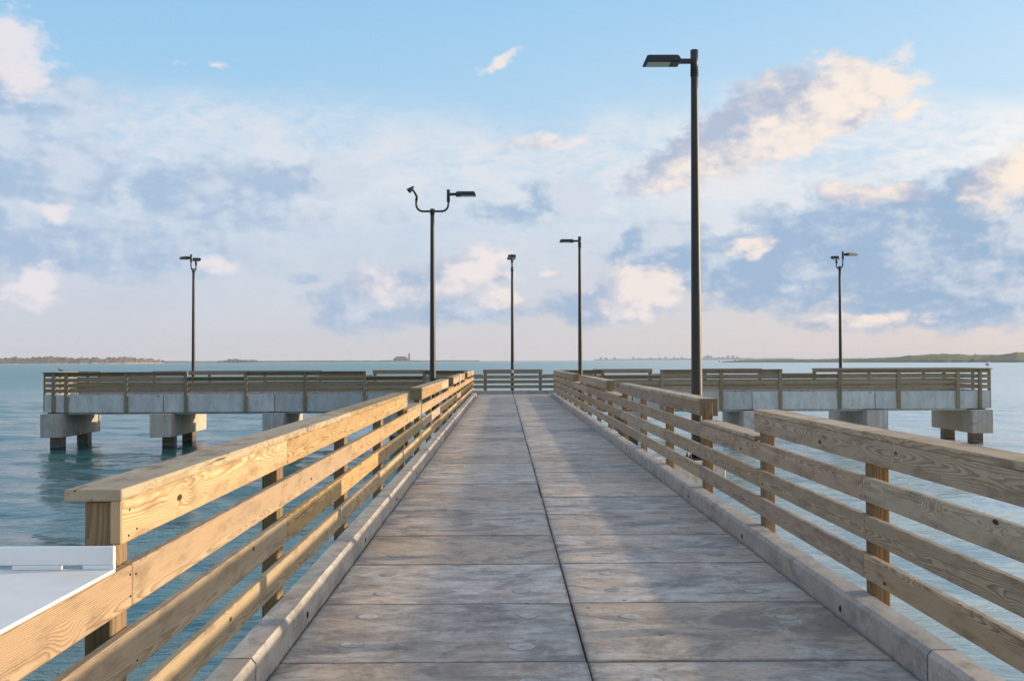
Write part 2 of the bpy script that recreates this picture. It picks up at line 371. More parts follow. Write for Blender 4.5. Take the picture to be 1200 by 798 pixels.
M['joint'] = plain('joint_filler', (0.05, 0.047, 0.045, 1), 0.9, 0, 60, 0.5, 0.4)
M['grime'] = plain('joint_grime', (0.29, 0.265, 0.24, 1), 0.9, 0, 40, 0.6, 0.3)
M['bird_dark'] = plain('dark_feathers', (0.03, 0.03, 0.035, 1), 0.7)
M['bird_grey'] = plain('grey_feathers', (0.20, 0.205, 0.22, 1), 0.7)
M['bird_white'] = plain('white_feathers', (0.75, 0.74, 0.72, 1), 0.7)
M['bill'] = plain('bill_horn', (0.30, 0.12, 0.03, 1), 0.5)
M['white_paint'] = plain('white_paint', (0.78, 0.78, 0.76, 1), 0.5)

# ------------------------------------------------------------------ object helpers
def tag(o, label=None, cat=None, group=None, kind=None):
    if label: o['label'] = label
    if cat: o['category'] = cat
    if group: o['group'] = group
    if kind: o['kind'] = kind
    return o
def empty(name, loc=(0, 0, 0), rz=0.0):
    o = bpy.data.objects.new(name, None); COL.objects.link(o)
    o.location = loc; o.rotation_euler = (0, 0, rz); o.empty_display_size = 0.2
    return o
def link(name, me, parent=None, loc=(0, 0, 0), rot=(0, 0, 0)):
    o = bpy.data.objects.new(name, me); COL.objects.link(o)
    o.location = loc; o.rotation_euler = rot
    if parent is not None: o.parent = parent
    return o
def to_mesh(bm, name, mats, smooth=False):
    me = bpy.data.meshes.new(name); bm.to_mesh(me); bm.free()
    for k in (mats if isinstance(mats, (list, tuple)) else [mats]): me.materials.append(k)
    if smooth:
        for p in me.polygons: p.use_smooth = True
    return me
def add_box(bm, cx, cy, cz, sx, sy, sz, bev=0.0, mi=0):
    r = bmesh.ops.create_cube(bm, size=1.0, matrix=Matrix.Translation((cx, cy, cz)) @ Matrix.Diagonal((sx, sy, sz, 1)))
    vs = r['verts']; fs = set(f for v in vs for f in v.link_faces)
    for f in fs: f.material_index = mi
    if bev > 0:
        es = list(set(e for v in vs for e in v.link_edges))
        bmesh.ops.bevel(bm, geom=es, offset=bev, segments=1, affect='EDGES', profile=0.5)
    return vs
def add_tube(bm, pts, radii, seg=14, caps=True, mi=0):
    """tube through points with a radius each (no twist)"""
    pts = [Vector(p) for p in pts]; rings = []
    ref = None
    for i, p in enumerate(pts):
        d = (pts[min(i + 1, len(pts) - 1)] - pts[max(i - 1, 0)]).normalized()
        if ref is None:
            ref = Vector((0, 0, 1)) if abs(d.z) < 0.9 else Vector((1, 0, 0))
        a = (ref - d * ref.dot(d)).normalized(); ref = a; b = d.cross(a)
        rad = radii[i] if isinstance(radii, (list, tuple)) else radii
        rings.append([bm.verts.new(p + (a * math.cos(2 * math.pi * k / seg) + b * math.sin(2 * math.pi * k / seg)) * rad) for k in range(seg)])
    for r0, r1 in zip(rings, rings[1:]):
        for k in range(seg):
            f = bm.faces.new((r0[k], r0[(k + 1) % seg], r1[(k + 1) % seg], r1[k])); f.material_index = mi; f.smooth = True
    if caps:
        for r, fl in ((rings[0], True), (rings[-1], False)):
            f = bm.faces.new(list(reversed(r)) if fl else r); f.material_index = mi
_cache = {}
def box_mesh(sx, sy, sz, mat, bev=0.006, name='box'):
    key = (round(sx, 3), round(sy, 3), round(sz, 3), mat, bev)
    if key not in _cache:
        bm = bmesh.new(); add_box(bm, 0, 0, 0, sx, sy, sz, bev)
        _cache[key] = to_mesh(bm, name, M[mat])
    return _cache[key]

WATER = -2.07

# ------------------------------------------------------------------ water
def water():
    xs = np.linspace(-75, 75, 430); ys = np.linspace(-8, 110, 400)
    X, Y = np.meshgrid(xs, ys)
    Z = np.zeros_like(X)
    rs = np.random.RandomState(5)
    for i in range(34):
        lam = 0.75 * (9.0 / 0.75) ** rs.rand()
        th = R(245) + rs.randn() * 0.42
        k = 2 * math.pi / lam
        ph = rs.rand() * 6.283
        a = 0.0045 * lam ** 0.75
        arg = k * (math.cos(th) * X + math.sin(th) * Y) + ph
        Z += a * (np.sin(arg) + 0.25 * np.sin(2 * arg + 0.4))
    edge = np.minimum(np.minimum(X + 75, 75 - X) / 25, np.minimum(Y + 8, 110 - Y) / 25)
    Z *= np.clip(edge, 0, 1)
    n, m = X.shape
    V = np.stack([X, Y, Z + WATER], -1).reshape(-1, 3)
    i = np.arange(n * m).reshape(n, m)
    F = np.stack([i[:-1, :-1], i[:-1, 1:], i[1:, 1:], i[1:, :-1]], -1).reshape(-1, 4)
    B = 8000.0
    outer = [(-B, -B), (-75, -B), (75, -B), (B, -B), (-B, -8), (B, -8), (-B, 110), (B, 110), (-B, B), (-75, B), (75, B), (B, B)]
    base = len(V)
    V = np.concatenate([V, np.array([(a, b, WATER) for a, b in outer])])
    c00, c10, c01, c11 = i[0, 0], i[0, -1], i[-1, 0], i[-1, -1]
    o = lambda k: base + k
    F2 = [(o(0), o(1), c00, o(4)), (o(1), o(2), c10, c00), (o(2), o(3), o(5), c10), (o(4), c00, c01, o(6)), (c10, o(5), o(7), c11),
          (o(6), c01, o(9), o(8)), (c01, c11, o(10), o(9)), (c11, o(7), o(11), o(10))]
    F = np.concatenate([F, np.array(F2)])
    me = bpy.data.meshes.new('water')
    me.vertices.add(len(V)); me.vertices.foreach_set('co', V.ravel())
    me.loops.add(F.size); me.loops.foreach_set('vertex_index', F.ravel().astype(np.int32))
    me.polygons.add(len(F)); me.polygons.foreach_set('loop_start', (np.arange(len(F)) * 4).astype(np.int32))
    me.update(calc_edges=True); me.validate()
    me.polygons.foreach_set('use_smooth', np.ones(len(F), dtype=bool))
    m, t, b = new_mat('sea_water')
    g = t.node('ShaderNodeNewGeometry'); pos = g.outputs['Position']
    rot = t.node('ShaderNodeMapping'); t.l.new(pos, rot.inputs[0]); rot.inputs['Rotation'].default_value = (0, 0, R(20)); rot.inputs['Scale'].default_value = (0.42, 1.0, 1.0)
    a1 = t.noise(rot.outputs[0], 2.6, 3, 0.5, 0.2)
    a2 = t.noise(rot.outputs[0], 8.5, 3, 0.55, 0.3)
    a3 = t.noise(rot.outputs[0], 0.30, 2, 0.5)
    dist = t.v('DISTANCE', pos, (0, 0, 0))
    h = t.m('ADD', t.m('MULTIPLY', a1, 0.075), t.m('ADD', t.m('MULTIPLY', a2, 0.020), t.m('MULTIPLY', a3, 0.34)))
    gust = t.noise(t.v('MULTIPLY', pos, (0.35, 1.0, 1.0)), 0.035, 4, 0.6)
    h = t.m('MULTIPLY', h, t.m('MULTIPLY_ADD', t.step(gust, 0.32, 0.68), 0.9, 0.55))
    b.inputs['IOR'].default_value = 1.333; b.inputs['Specular IOR Level'].default_value = 0.65
    deep = t.mix(t.step(gust, 0.35, 0.65), (0.036, 0.135, 0.125, 1), (0.056, 0.175, 0.160, 1))
    # bright sheen painted into the water colour, right of the pier and far out
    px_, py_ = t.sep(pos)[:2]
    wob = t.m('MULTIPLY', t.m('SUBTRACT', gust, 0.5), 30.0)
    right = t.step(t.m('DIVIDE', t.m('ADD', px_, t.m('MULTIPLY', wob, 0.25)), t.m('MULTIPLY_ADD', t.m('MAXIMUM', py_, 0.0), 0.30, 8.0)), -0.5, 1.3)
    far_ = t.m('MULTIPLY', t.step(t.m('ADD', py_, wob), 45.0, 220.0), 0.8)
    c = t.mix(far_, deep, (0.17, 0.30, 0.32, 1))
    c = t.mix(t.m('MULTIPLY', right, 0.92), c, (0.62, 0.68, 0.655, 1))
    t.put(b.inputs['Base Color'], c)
    # ripples too small to see widen the reflection with distance
    t.put(b.inputs['Roughness'], t.m('ADD', t.m('MULTIPLY', gust, 0.08), t.m('ADD', 0.06, t.m('MULTIPLY', t.step(dist, 20.0, 260.0), 0.34))))
    t.put(b.inputs['Normal'], t.bump(h, 0.9, 1.0))
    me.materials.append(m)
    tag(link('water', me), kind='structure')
water()

# ------------------------------------------------------------------ pier
SP = 2.438                     # post spacing, 8 ft
HW = 1.524                     # half width of the walking deck
EDGE = 1.674                   # outer face of the fascia
TF, TB = 42.25, 45.60          # near and far outer faces of the cross pier
TL, TR = -19.20, 19.65        # ends of the cross pier
pier = empty('pier', (0, 0, 0))
tag(pier, 'long concrete pier with slab deck, pale curbs and a cross arm at its end', 'pier')

def slab_mesh(sx, sy, th=0.16):
    key = ('slab', round(sx, 3), round(sy, 3))
    if key not in _cache:
        bm = bmesh.new(); add_box(bm, 0, 0, -th / 2, sx, sy, th, 0.006)
        _cache[key] = to_mesh(bm, 'deck_slab', M['deck'])
    return _cache[key]
def disc_mesh():
    if 'disc' not in _cache:
        bm = bmesh.new(); n = 22; rr = random.Random(9)
        rad = [1 + rr.uniform(-.06, .06) for _ in range(n)]
        ring = lambda r, z: [bm.verts.new((r * rad[i] * math.cos(6.28318 * i / n), r * rad[i] * math.sin(6.28318 * i / n), z)) for i in range(n)]
        lo, e, i0, i1 = ring(0.070, -0.004), ring(0.069, 0.0012), ring(0.061, 0.0010), ring(0.057, 0.0016)
        for p, q, mi in ((lo, e, 1), (e, i0, 1), (i0, i1, 0)):
            for k in range(n): bm.faces.new((p[k], p[(k + 1) % n], q[(k + 1) % n], q[k])).material_index = mi
        bm.faces.new(i1)
        _cache['disc'] = to_mesh(bm, 'patch', [M['patch'], M['grime']])
    return _cache['disc']
J0 = 5.09 - 1.219 * 6
def rough_patch(parent, x, y, r):
    o = link('patch', disc_mesh(), parent, (x, y, 0.0006)); o.scale = (r, r, 1); o.rotation_euler = (0, 0, random.random() * 6)
nrow = int((TB - 0.15 - J0) / 1.219)
rs = random.Random(3)
for k in range(nrow + 1):
    y0 = J0 + 1.219 * k; y1 = min(y0 + 1.219, TB - 0.152)
    if y1 - y0 < 0.1: continue
    for sgn in (-1, 1):
        wdt = HW - 0.012 - 0.0045
        o = link('deck_slab', slab_mesh(wdt, y1 - y0 - (0.010, 0.011, 0.020)[k % 3]), pier,
                 (sgn * (0.0045 + wdt / 2) + rs.uniform(-.002, .002), (y0 + y1) / 2, rs.uniform(-0.005, 0.0)))
        if 2 < y0 < 18 and y1 - y0 > 1:
            for dxp in (0.30, 1.21):
                for dyp in (-0.29, 0.27):
                    if (dxp > 1 and y0 > 10) or rs.random() < 0.28: continue
                    rough_patch(o, sgn * (dxp - HW / 2) + rs.uniform(-.03, .03), dyp + rs.uniform(-.05, .05), rs.uniform(0.75, 1.15))
# wings of the cross pier: planks running across it
for sgn in (-1, 1):
    n = 15; step = ((TR if sgn > 0 else -TL) - 0.152 - HW) / n
    for k in range(n):
        x = HW + step * (k + 0.5)
        link('deck_slab', slab_mesh(step - 0.01, TB - TF - 0.304), pier, (sgn * x, (TF + TB) / 2, rs.uniform(-.004, 0)))
# structural beam under the slabs
bm = bmesh.new()
add_box(bm, 0, (TF + 0.1 - 3) / 2, -0.42, 2 * (EDGE - 0.16), TF + 3, 0.5)
link('deck_beam', to_mesh(bm, 'deck_beam', M['fascia']), pier)
bm = bmesh.new()
add_box(bm, (TL + TR) / 2, (TF + TB) / 2, -0.42, TR - TL - 0.32, TB - TF - 0.32, 0.5)
link('deck_beam', to_mesh(bm, 'deck_beam', M['fascia']), pier)

def curb_mesh(length, bottom=-0.58, top=0.15, wd=0.15):
    """edge beam: fascia below, chamfered curb above; runs along local X, outer face at y=0, inner at y=-wd"""
    key = ('curb', round(length, 3))
    if key not in _cache:
        prof = [(0, bottom), (0, top - 0.012), (-0.012, top), (-wd + 0.020, top), (-wd, top - 0.024), (-wd, -0.17), (-wd + 0.004, bottom)]
        bm = bmesh.new()
        # cut the length so that small irregularities can be put in the edges
        n = max(1, int(length / 0.24)); rr = random.Random(int(length * 1000))
        rings = []
        for i in range(n + 1):
            x = -length / 2 + length * i / n
            rings.append([bm.verts.new((x, y + (rr.uniform(-.003, .003) if 2 <= j <= 4 and 0 < i < n else 0), z + (rr.uniform(-.0035, .0025) if 2 <= j <= 4 and 0 < i < n else 0))) for j, (y, z) in enumerate(prof)])
        for a, b in zip(rings, rings[1:]):
            for j in range(len(prof)):
                j2 = (j + 1) % len(prof)
                bm.faces.new((a[j], a[j2], b[j2], b[j])).material_index = 1 if j == 0 else 0
        bm.faces.new(rings[0]); bm.faces.new(list(reversed(rings[-1])))
        bmesh.ops.recalc_face_normals(bm, faces=bm.faces[:])
        _cache[key] = to_mesh(bm, 'edge_beam', [M['curb'], M['fascia']])
    return _cache[key]
def drain_shade_mesh():
    if 'drain_shade' not in _cache:
        bm = bmesh.new()
        # closed pipe end just proud of the curb, hole shade painted as near-black
        add_tube(bm, [(0, 0.02, 0), (0, -0.003, 0)], 0.018, 12)
        _cache['drain_shade'] = to_mesh(bm, 'drain_hole_shade', M['dark'])
    return _cache['drain_shade']
BEAM = 4.876
C0 = 4.65 - 2 * BEAM
for sgn in (-1, 1):
    k = 0
    while True:
        y0 = C0 + BEAM * k + (0 if sgn < 0 else 0.06); y1 = min(y0 + BEAM, TF)
        if y1 - y0 < 0.3: break
        ln = y1 - y0 - 0.016
        o = link('edge_beam', curb_mesh(ln), pier, (sgn * EDGE, (y0 + y1) / 2, 0), (0, 0, R(90) if sgn < 0 else R(-90)))
        bm_key = ('joint',)
        if bm_key not in _cache:
            bm = bmesh.new(); add_box(bm, 0, -0.075, -0.22, 0.020, 0.130, 0.70)
            _cache[bm_key] = to_mesh(bm, 'joint_filler', M['joint'])
        link('joint_filler', _cache[bm_key], o, (ln / 2 + 0.008, 0, 0))
        if y1 < 26:
            for q in (-1.22, 1.22):
                link('drain_hole_shade', drain_shade_mesh(), o, (q, -0.15, 0.045))
        k += 1
# edge beams of the cross pier
for (yy, rot, s0) in ((TF, math.pi, -1), (TB, 0.0, 1)):
    xs = [TL, -14.34, -9.79, -BEAM, 0, BEAM, 9.81, 14.88, TR]
    for a, b in zip(xs, xs[1:]):
        segs = [(a, b)]
        if yy == TF:                                   # open where the main pier comes in
            segs = []
            if a < -EDGE: segs.append((a, min(b, -EDGE)))
            if b > EDGE: segs.append((max(a, EDGE), b))
        for p, q in segs:
            if q - p < 0.05: continue
            o = link('edge_beam', curb_mesh(q - p - 0.03), pier, ((p + q) / 2, yy, 0), (0, 0, rot))
            if yy == TF and TL < q < TR - 0.5 and abs(q) > 3:
                bm_key = 'grout'
                if bm_key not in _cache:
                    bm = bmesh.new(); add_box(bm, 0, 0, 0, 0.14, 0.006, 0.055, 0.002); _cache[bm_key] = to_mesh(bm, 'grout_patch', M['patch'])
                link('grout_patch', _cache[bm_key], pier, (q - 0.2, TF - 0.002, 0.085))
for sgn in (-1, 1):
    o = link('edge_beam', curb_mesh(TB - TF - 0.31), pier, (TR if sgn > 0 else TL, (TF + TB) / 2, 0), (0, 0, R(-90) * sgn))

def cap_mesh(ln):
    key = ('cap', ln)
    if key not in _cache:
        bm = bmesh.new(); add_box(bm, 0, 0, 0, 0.87, ln, 0.96, 0.02); _cache[key] = to_mesh(bm, 'pile_cap', M['cap'])
    return _cache[key]
bm = bmesh.new(); add_box(bm, 0, 0, 0, 0.48, 0.48, 3.0, 0.03); PILE = to_mesh(bm, 'pile', M['pile'])
bm = bmesh.new(); add_box(bm, 0, 0, 0, 0.55, 0.45, 0.05); PAD = to_mesh(bm, 'bearing_pad', M['pad'])
def bent(x, y, ln, rz=0.0, off=0.0, piles=(-1.33, 1.33)):
    c = link('pile_cap', cap_mesh(ln), pier, (x + (off if rz else 0), y + (0 if rz else off), -1.105), (0, 0, rz))
    for d in piles:
        link('pile', PILE, c, (0, d, -1.95))
    for d in (-1.42, 1.42):
        link('bearing_pad', PAD, c, (0, d, 0.503))
for k, x in zip(range(-4, 5), (-18.78, -14.35, -9.79, -BEAM, 0, BEAM, 9.79, 14.86, 19.17)):
    lamp = k in (-3, 0, 3)
    bent(x, (TF + TB) / 2, 5.0 if lamp else 4.04, 0, 0.48 if lamp else 0.0)
LAMPS_MAIN = [(2.62, 16.1), (-2.36, 28.4), (2.62, 40.55)]
for k in range(0, 8):
    y = 4.65 + BEAM * k
    lx = {2: 0, 5: 0}.get(k)
    bent(0, y, 4.04, R(90))
# concrete brackets that carry the lamp posts beside the main pier
for (x, y) in LAMPS_MAIN:
    bm = bmesh.new()
    s = 1 if x > 0 else -1
    wv = abs(x) + 0.36 - EDGE
    vs = add_box(bm, s * (EDGE + 0.004 + wv / 2), 0, -0.36, wv, 0.75, 0.56, 0.0)
    for v in vs:
        if v.co.z < -0.5 and abs(v.co.x) > EDGE + 0.1: v.co.z += 0.28
    bmesh.ops.bevel(bm, geom=bm.edges[:], offset=0.015, segments=1, affect='EDGES')
    link('lamp_bracket', to_mesh(bm, 'lamp_bracket', M['cap']), pier, (0, y, 0))

# ------------------------------------------------------------------ railings
BH = 0.14
ROWS = [0.238, 0.456, 0.674, 0.892]         # undersides of the four boards
CAPT = 0.038
RAIL_H = ROWS[3] + BH + CAPT
def railing(name, label, loc, rz, posts, s0, s1, lows, woods, deep=True, seed=1, lamp_gap=None, bare=(), plates=(), post_bottom=-0.57):
    """local X runs along the railing, local Y points away from the deck; lows = list of (a, b) with a lowered top"""
    rr = random.Random(seed)
    t = empty(name, loc, rz); tag(t, label, 'railing')
    bw, cw, pw = woods
    for p in posts:
        low = any(a + 0.1 < p < b - 0.1 for a, b in lows)
        top = ROWS[2] + BH if low else ROWS[3] + BH
        h = top - 0.002 - post_bottom
        key = ('post', round(h, 3), pw)
        if key not in _cache:
            bm = bmesh.new(); add_box(bm, 0, 0, 0, h, 0.089, 0.140, 0.006); _cache[key] = to_mesh(bm, 'post', M[pw])
        o = link('post', _cache[key], t, (p, 0.0455 + rr.uniform(0, .002), post_bottom + h / 2), (0, R(-90), 0))
    screws = bmesh.new()
    def board(a, b, z, hgt=BH, yoff=0.0, matk=bw, nm='board'):
        ln = b - a - 0.005
        if ln < 0.03: return
        me = box_mesh(ln, 0.038, hgt, matk, 0.005, nm)
        link(nm, me, t, ((a + b) / 2, -0.019 + rr.uniform(-.002, .001) + yoff, z + hgt / 2 + rr.uniform(-.0025, .0025)), (0, 0, 0))
    def spans(a, b, stag):
        """cut a-b at every second post, staggered"""
        ps = [p for p in posts if a + 0.3 < p < b - 0.3]
        cuts = [a] + [p for i, p in enumerate(ps) if (round((p - posts[0]) / SP) + stag) % 2 == 0] + [b]
        return list(zip(cuts, cuts[1:]))
    fulls = []
    cur = s0
    for a, b in sorted(lows):
        if a > cur: fulls.append((cur, a))
        cur = b
    if cur < s1: fulls.append((cur, s1))
    for i in range(4):
        rng = [(s0, s1)] if i < 3 else fulls
        for a, b in rng:
            for p, q in spans(a, b, i % 2 if i < 3 else 1): board(p, q, ROWS[i])
        for p in posts:
            if i == 3 and not any(a - 0.1 <= p <= b + 0.1 for a, b in fulls): continue
            for zz in (0.03, 0.11):
                for xx in (-0.03, 0.035):
                    if rr.random() < 0.35: continue
                    bmesh.ops.create_cone(screws, cap_ends=True, segments=6, radius1=0.0042, radius2=0.0036, depth=0.003,
                                          matrix=Matrix.Translation((p + xx + rr.uniform(-.01, .01), -0.0405, ROWS[i] + zz + rr.uniform(-.01, .01))) @ Matrix.Rotation(R(90), 4, 'X'))
    capw = 0.186
    for a, b in fulls:
        for p, q in spans(a, b, 0):
            me = box_mesh(q - p - 0.004, capw, CAPT, cw, 0.004, 'cap_rail')
            link('cap_rail', me, t, ((p + q) / 2, -0.040 + capw / 2 + rr.uniform(-.002, .002), ROWS[3] + BH + CAPT / 2 + rr.uniform(0, .002)), (0, 0, 0))
    for q, sg in plates:           # a short board nailed over the sawn ends of cap and top board
        me = box_mesh(0.036, capw, BH + CAPT + 0.004, pw, 0.005, 'end_plate')
        link('end_plate', me, t, (q + sg * 0.0195, -0.040 + capw / 2 + 0.001, ROWS[3] + (BH + CAPT) / 2 + 0.001), (0, 0, 0))
    for a, b in lows:
        if (a, b) in bare: continue
        me = box_mesh(b - a - 0.012, capw, CAPT, cw, 0.007, 'cap_rail')
        link('cap_rail', me, t, ((a + b) / 2, -0.040 + capw / 2, ROWS[2] + BH + CAPT / 2 + 0.001), (0, 0, 0))
    tag(link('screw_heads', to_mesh(screws, 'screw_heads', M['screw']), t), kind='stuff')
    return t

P0 = 3.40 + 0.02
def posts_y(k0, k1): return [P0 + SP * k for k in range(k0, k1)]
post_l = posts_y(-2, 16)
lowsL = [(P0 - SP - 0.02, P0 - 0.10), (P0 + 4 * SP - 0.02, P0 + 5 * SP - 0.1), (P0 + 8 * SP, P0 + 9 * SP - 0.1), (P0 + 12 * SP, P0 + 13 * SP - 0.1)]
railing('wooden_railing', 'sunlit golden wooden railing along the left curb, its near end beside the white tray',
        (-EDGE, 0, 0), R(90), post_l, -1.5, TF - 0.05, lowsL, ('wood_new', 'wood_cap_new', 'wood_post'), seed=11, bare=lowsL[:1], plates=[(b, -1) for a, b in lowsL[1:]])
lowsR_y = [(P0 + 2 * SP + 0.09, P0 + 3 * SP - 0.02), (P0 + 6 * SP + 0.09, P0 + 7 * SP - 0.02), (P0 + 10 * SP + 0.09, P0 + 11 * SP - 0.02)]
railing('wooden_railing', 'grey weathered wooden railing along the right curb of the walkway, in shade',
        (EDGE, 0, 0), R(-90), [-p for p in reversed(post_l)], -(TF - 0.05), 1.5, [(-b, -a) for a, b in lowsR_y],
        ('wood_grey', 'wood_cap_grey', 'wood_post'), seed=12, plates=[(-b, 1) for a, b in lowsR_y])
K = [1.219 + SP * k for k in range(8)]
far = ('wood_far', 'wood_far', 'wood_far_post')
# near side of the cross pier: local X = -world X
railing('wooden_railing', 'long brown railing on the near edge of the cross pier, left of the walkway',
        (0, TF, 0), math.pi, K[1:] + [18.80], EDGE + 0.2, -TL, [(K[1] + 0.07, K[2] - 0.07), (K[4] + 0.07, K[5] - 0.07)], far, seed=13)
railing('wooden_railing', 'long brown railing on the near edge of the cross pier, ending under the gull',
        (0, TF, 0), math.pi, [-k for k in reversed(K[1:] + [19.20])], -TR, -EDGE - 0.2, [(-K[2] + 0.07, -K[1] - 0.07), (-K[5] + 0.07, -K[4] - 0.07)], far, seed=14)
railing('wooden_railing', 'railing across the far edge of the pier, facing the walkway and open sea behind it',
        (0, TB, 0), 0.0, [-18.8] + [-k for k in reversed(K)] + K + [19.2], TL, TR,
        [(-K[7] + .1, -K[6] - .1), (-K[3] + .1, -K[2] - .1), (-K[1] + .1, -K[0] - .1), (K[0] + .1, K[1] - .1), (K[2] + .1, K[3] - .1), (K[4] + .1, K[5] - .1)], far, seed=15)
for sgn, lb in ((-1, 'short railing closing the left end of the cross pier, above the leftmost pile cap'),
                (1, 'short railing closing the right end of the cross pier, above the rightmost pile cap')):
    a, b = TF + 0.12, TB - 0.12
    if sgn < 0:
        railing('wooden_railing', lb, (TL, 0, 0), R(90), [a + 0.07, (a + b) / 2, b - 0.07], a - 0.05, b + 0.05, [], far, seed=16)
    else:
        railing('wooden_railing', lb, (TR, 0, 0), R(-90), [-b + 0.07, -(a + b) / 2, -a - 0.07], -b - 0.05, -a + 0.05, [], far, seed=17)

# ------------------------------------------------------------------ white fish-cleaning tray on the lowered near rail
def tray():
    t = empty('cleaning_tray', (-EDGE, 2.2, 0.85))
    tag(t, 'white plastic tray with a slotted raised lip, fixed on the near left railing', 'tray')
    y0, y1 = 0.95 - 2.2, 3.265 - 2.2
    x0, x1 = -0.66, 0.042
    z = ROWS[2] + BH - 0.85 + 0.0035
    bm = bmesh.new(); add_box(bm, (x0 + x1) / 2, (y0 + y1) / 2, z + 0.006, x1 - x0, y1 - y0, 0.012, 0.003)
    link('tray_floor', to_mesh(bm, 'tray_floor', M['hdpe_top']), t)
    # end lip with two slots cut at its foot: built from pieces round the holes
    bm = bmesh.new()
    zb, zt, sh = z + 0.0125, z + 0.084, 0.014
    holes = [(-0.545, -0.475), (-0.350, -0.275), (-0.125, -0.055)]
    add_box(bm, (x0 + x1) / 2, y1 - 0.009, (zb + sh + zt) / 2, x1 - x0, 0.018, zt - zb - sh, 0.0025)
    e = [x0] + [c for h in holes for c in h] + [x1]
    for a, b in zip(e[::2], e[1::2]): add_box(bm, (a + b) / 2, y1 - 0.009, zb + sh / 2 + 0.0002, b - a, 0.018, sh - 0.0006)
    link('lip', to_mesh(bm, 'lip', M['hdpe']), t)
    bm = bmesh.new(); add_box(bm, x0 + 0.009, (y0 + y1 - 0.02) / 2, z + 0.048, 0.018, y1 - y0 - 0.022, 0.070, 0.0025)
    link('lip', to_mesh(bm, 'lip', M['hdpe']), t)
    for yy in (1.3 - 2.2, 2.72 - 2.2):           # wooden knee braces under it
        bm = bmesh.new(); add_box(bm, 0, 0, 0, 0.72, 0.14, 0.06, 0.004)
        link('brace', to_mesh(bm, 'brace', M['wood_post']), t, (-0.30, yy, -0.27), (0, R(42), 0))
        bm = bmesh.new(); add_box(bm, 0, 0, 0, 0.54, 0.089, 0.089, 0.004)
        link('bearer', to_mesh(bm, 'bearer', M['wood_post']), t, (-0.39, yy, z - 0.046))
    bm = bmesh.new(); add_box(bm, 0, 0, 0, 2.2, 0.04, 0.09, 0.004)
    link('rim_board', to_mesh(bm, 'rim_board', M['wood_post']), t, (x0 + 0.022, 0, z - 0.046), (0, 0, R(90)))
tray()

# ------------------------------------------------------------------ lamp posts
def head_mesh(ln=0.56, wd=0.34, th=0.10):
    """shallow shoe-box head running along +X from x=0, sloped front edge, fins on top, window below"""
    bm = bmesh.new()
    pr = [(0, th * 0.5), (ln * 0.06, th), (ln * 0.93, th), (ln, th * 0.12), (ln, 0), (0, 0)]
    a = [bm.verts.new((x, -wd / 2, z)) for x, z in pr]; b = [bm.verts.new((x, wd / 2, z)) for x, z in pr]
    n = len(pr)
    bm.faces.new(a); bm.faces.new(list(reversed(b)))
    for i in range(n): bm.faces.new((a[(i + 1) % n], a[i], b[i], b[(i + 1) % n]))
    bmesh.ops.recalc_face_normals(bm, faces=bm.faces[:])
    bmesh.ops.bevel(bm, geom=bm.edges[:], offset=0.008, segments=2, affect='EDGES')
    for i in range(9):
        add_box(bm, ln * (0.14 + 0.085 * i), 0, th + 0.006, 0.012, wd * 0.8, 0.016)
    return to_mesh(bm, 'lamp_head', M['bronze'])
HEAD = head_mesh()
bm = bmesh.new(); add_box(bm, 0, 0, 0, 0.36, 0.24, 0.012, 0.003); LENS = to_mesh(bm, 'lens', M['lens'])
bm = bmesh.new(); add_box(bm, 0, 0, 0, 0.13, 0.27, 0.012, 0.003); TRAYM = to_mesh(bm, 'driver_cover', M['bronze'])
bm = bmesh.new(); add_box(bm, 0.10, 0, 0, 0.22, 0.055, 0.075, 0.006); NECK = to_mesh(bm, 'arm', M['bronze'])
def pole_mesh(h, r0, r1):
    key = ('pole', h, r0, r1)
    if key not in _cache:
        bm = bmesh.new()
        add_tube(bm, [(0, 0, h * i / 10) for i in range(11)], [r0 + (r1 - r0) * i / 10 for i in range(11)], 20)
        _cache[key] = to_mesh(bm, 'pole', M['bronze'])
    return _cache[key]
def base_parts(t):
    bm = bmesh.new(); add_box(bm, 0, 0, 0.015, 0.36, 0.36, 0.03, 0.004)
    for a in (-1, 1):
        for c in (-1, 1):
            add_tube(bm, [(a * 0.135, c * 0.135, 0.03), (a * 0.135, c * 0.135, 0.09)], 0.014, 8)
            add_tube(bm, [(a * 0.135, c * 0.135, 0.03), (a * 0.135, c * 0.135, 0.055)], 0.024, 6)
    link('base_plate', to_mesh(bm, 'base_plate', M['bronze']), t)
    bm = bmesh.new(); add_box(bm, 0, 0, 0, 0.10, 0.012, 0.16, 0.004)
    link('hand_hole_cover', to_mesh(bm, 'hand_hole_cover', M['bronze']), t, (0, -0.088, 0.45))
def put_head(parent, loc, rz, ry=0.0):
    hd = link('lamp_head', HEAD, parent, loc, (0, ry, rz))
    link('lens', LENS, hd, (0.33, 0, -0.003)); link('driver_cover', TRAYM, hd, (0.07, 0, -0.003))
    return hd
def single_lamp(label, loc, top, ang):
    t = empty('lamp_post', loc); tag(t, label, 'lamp post', 'lamp posts on the pier')
    base_parts(t); h = top - loc[2]
    link('pole', pole_mesh(h, 0.094, 0.054), t)
    bm = bmesh.new(); add_tube(bm, [(0, 0, h - 0.36), (0, 0, h + 0.02)], 0.062, 20)
    add_tube(bm, [(0, 0, h - 0.39), (0, 0, h - 0.37)], 0.066, 20); add_tube(bm, [(0, 0, h - 0.345), (0, 0, h - 0.33)], 0.066, 20)
    link('tenon', to_mesh(bm, 'tenon', M['bronze']), t)
    a = link('arm', NECK, t, (0.04 * math.cos(ang), 0.04 * math.sin(ang), h - 0.155), (0, 0, ang))
    put_head(a, (0.20, 0, -0.045), 0)
    return t
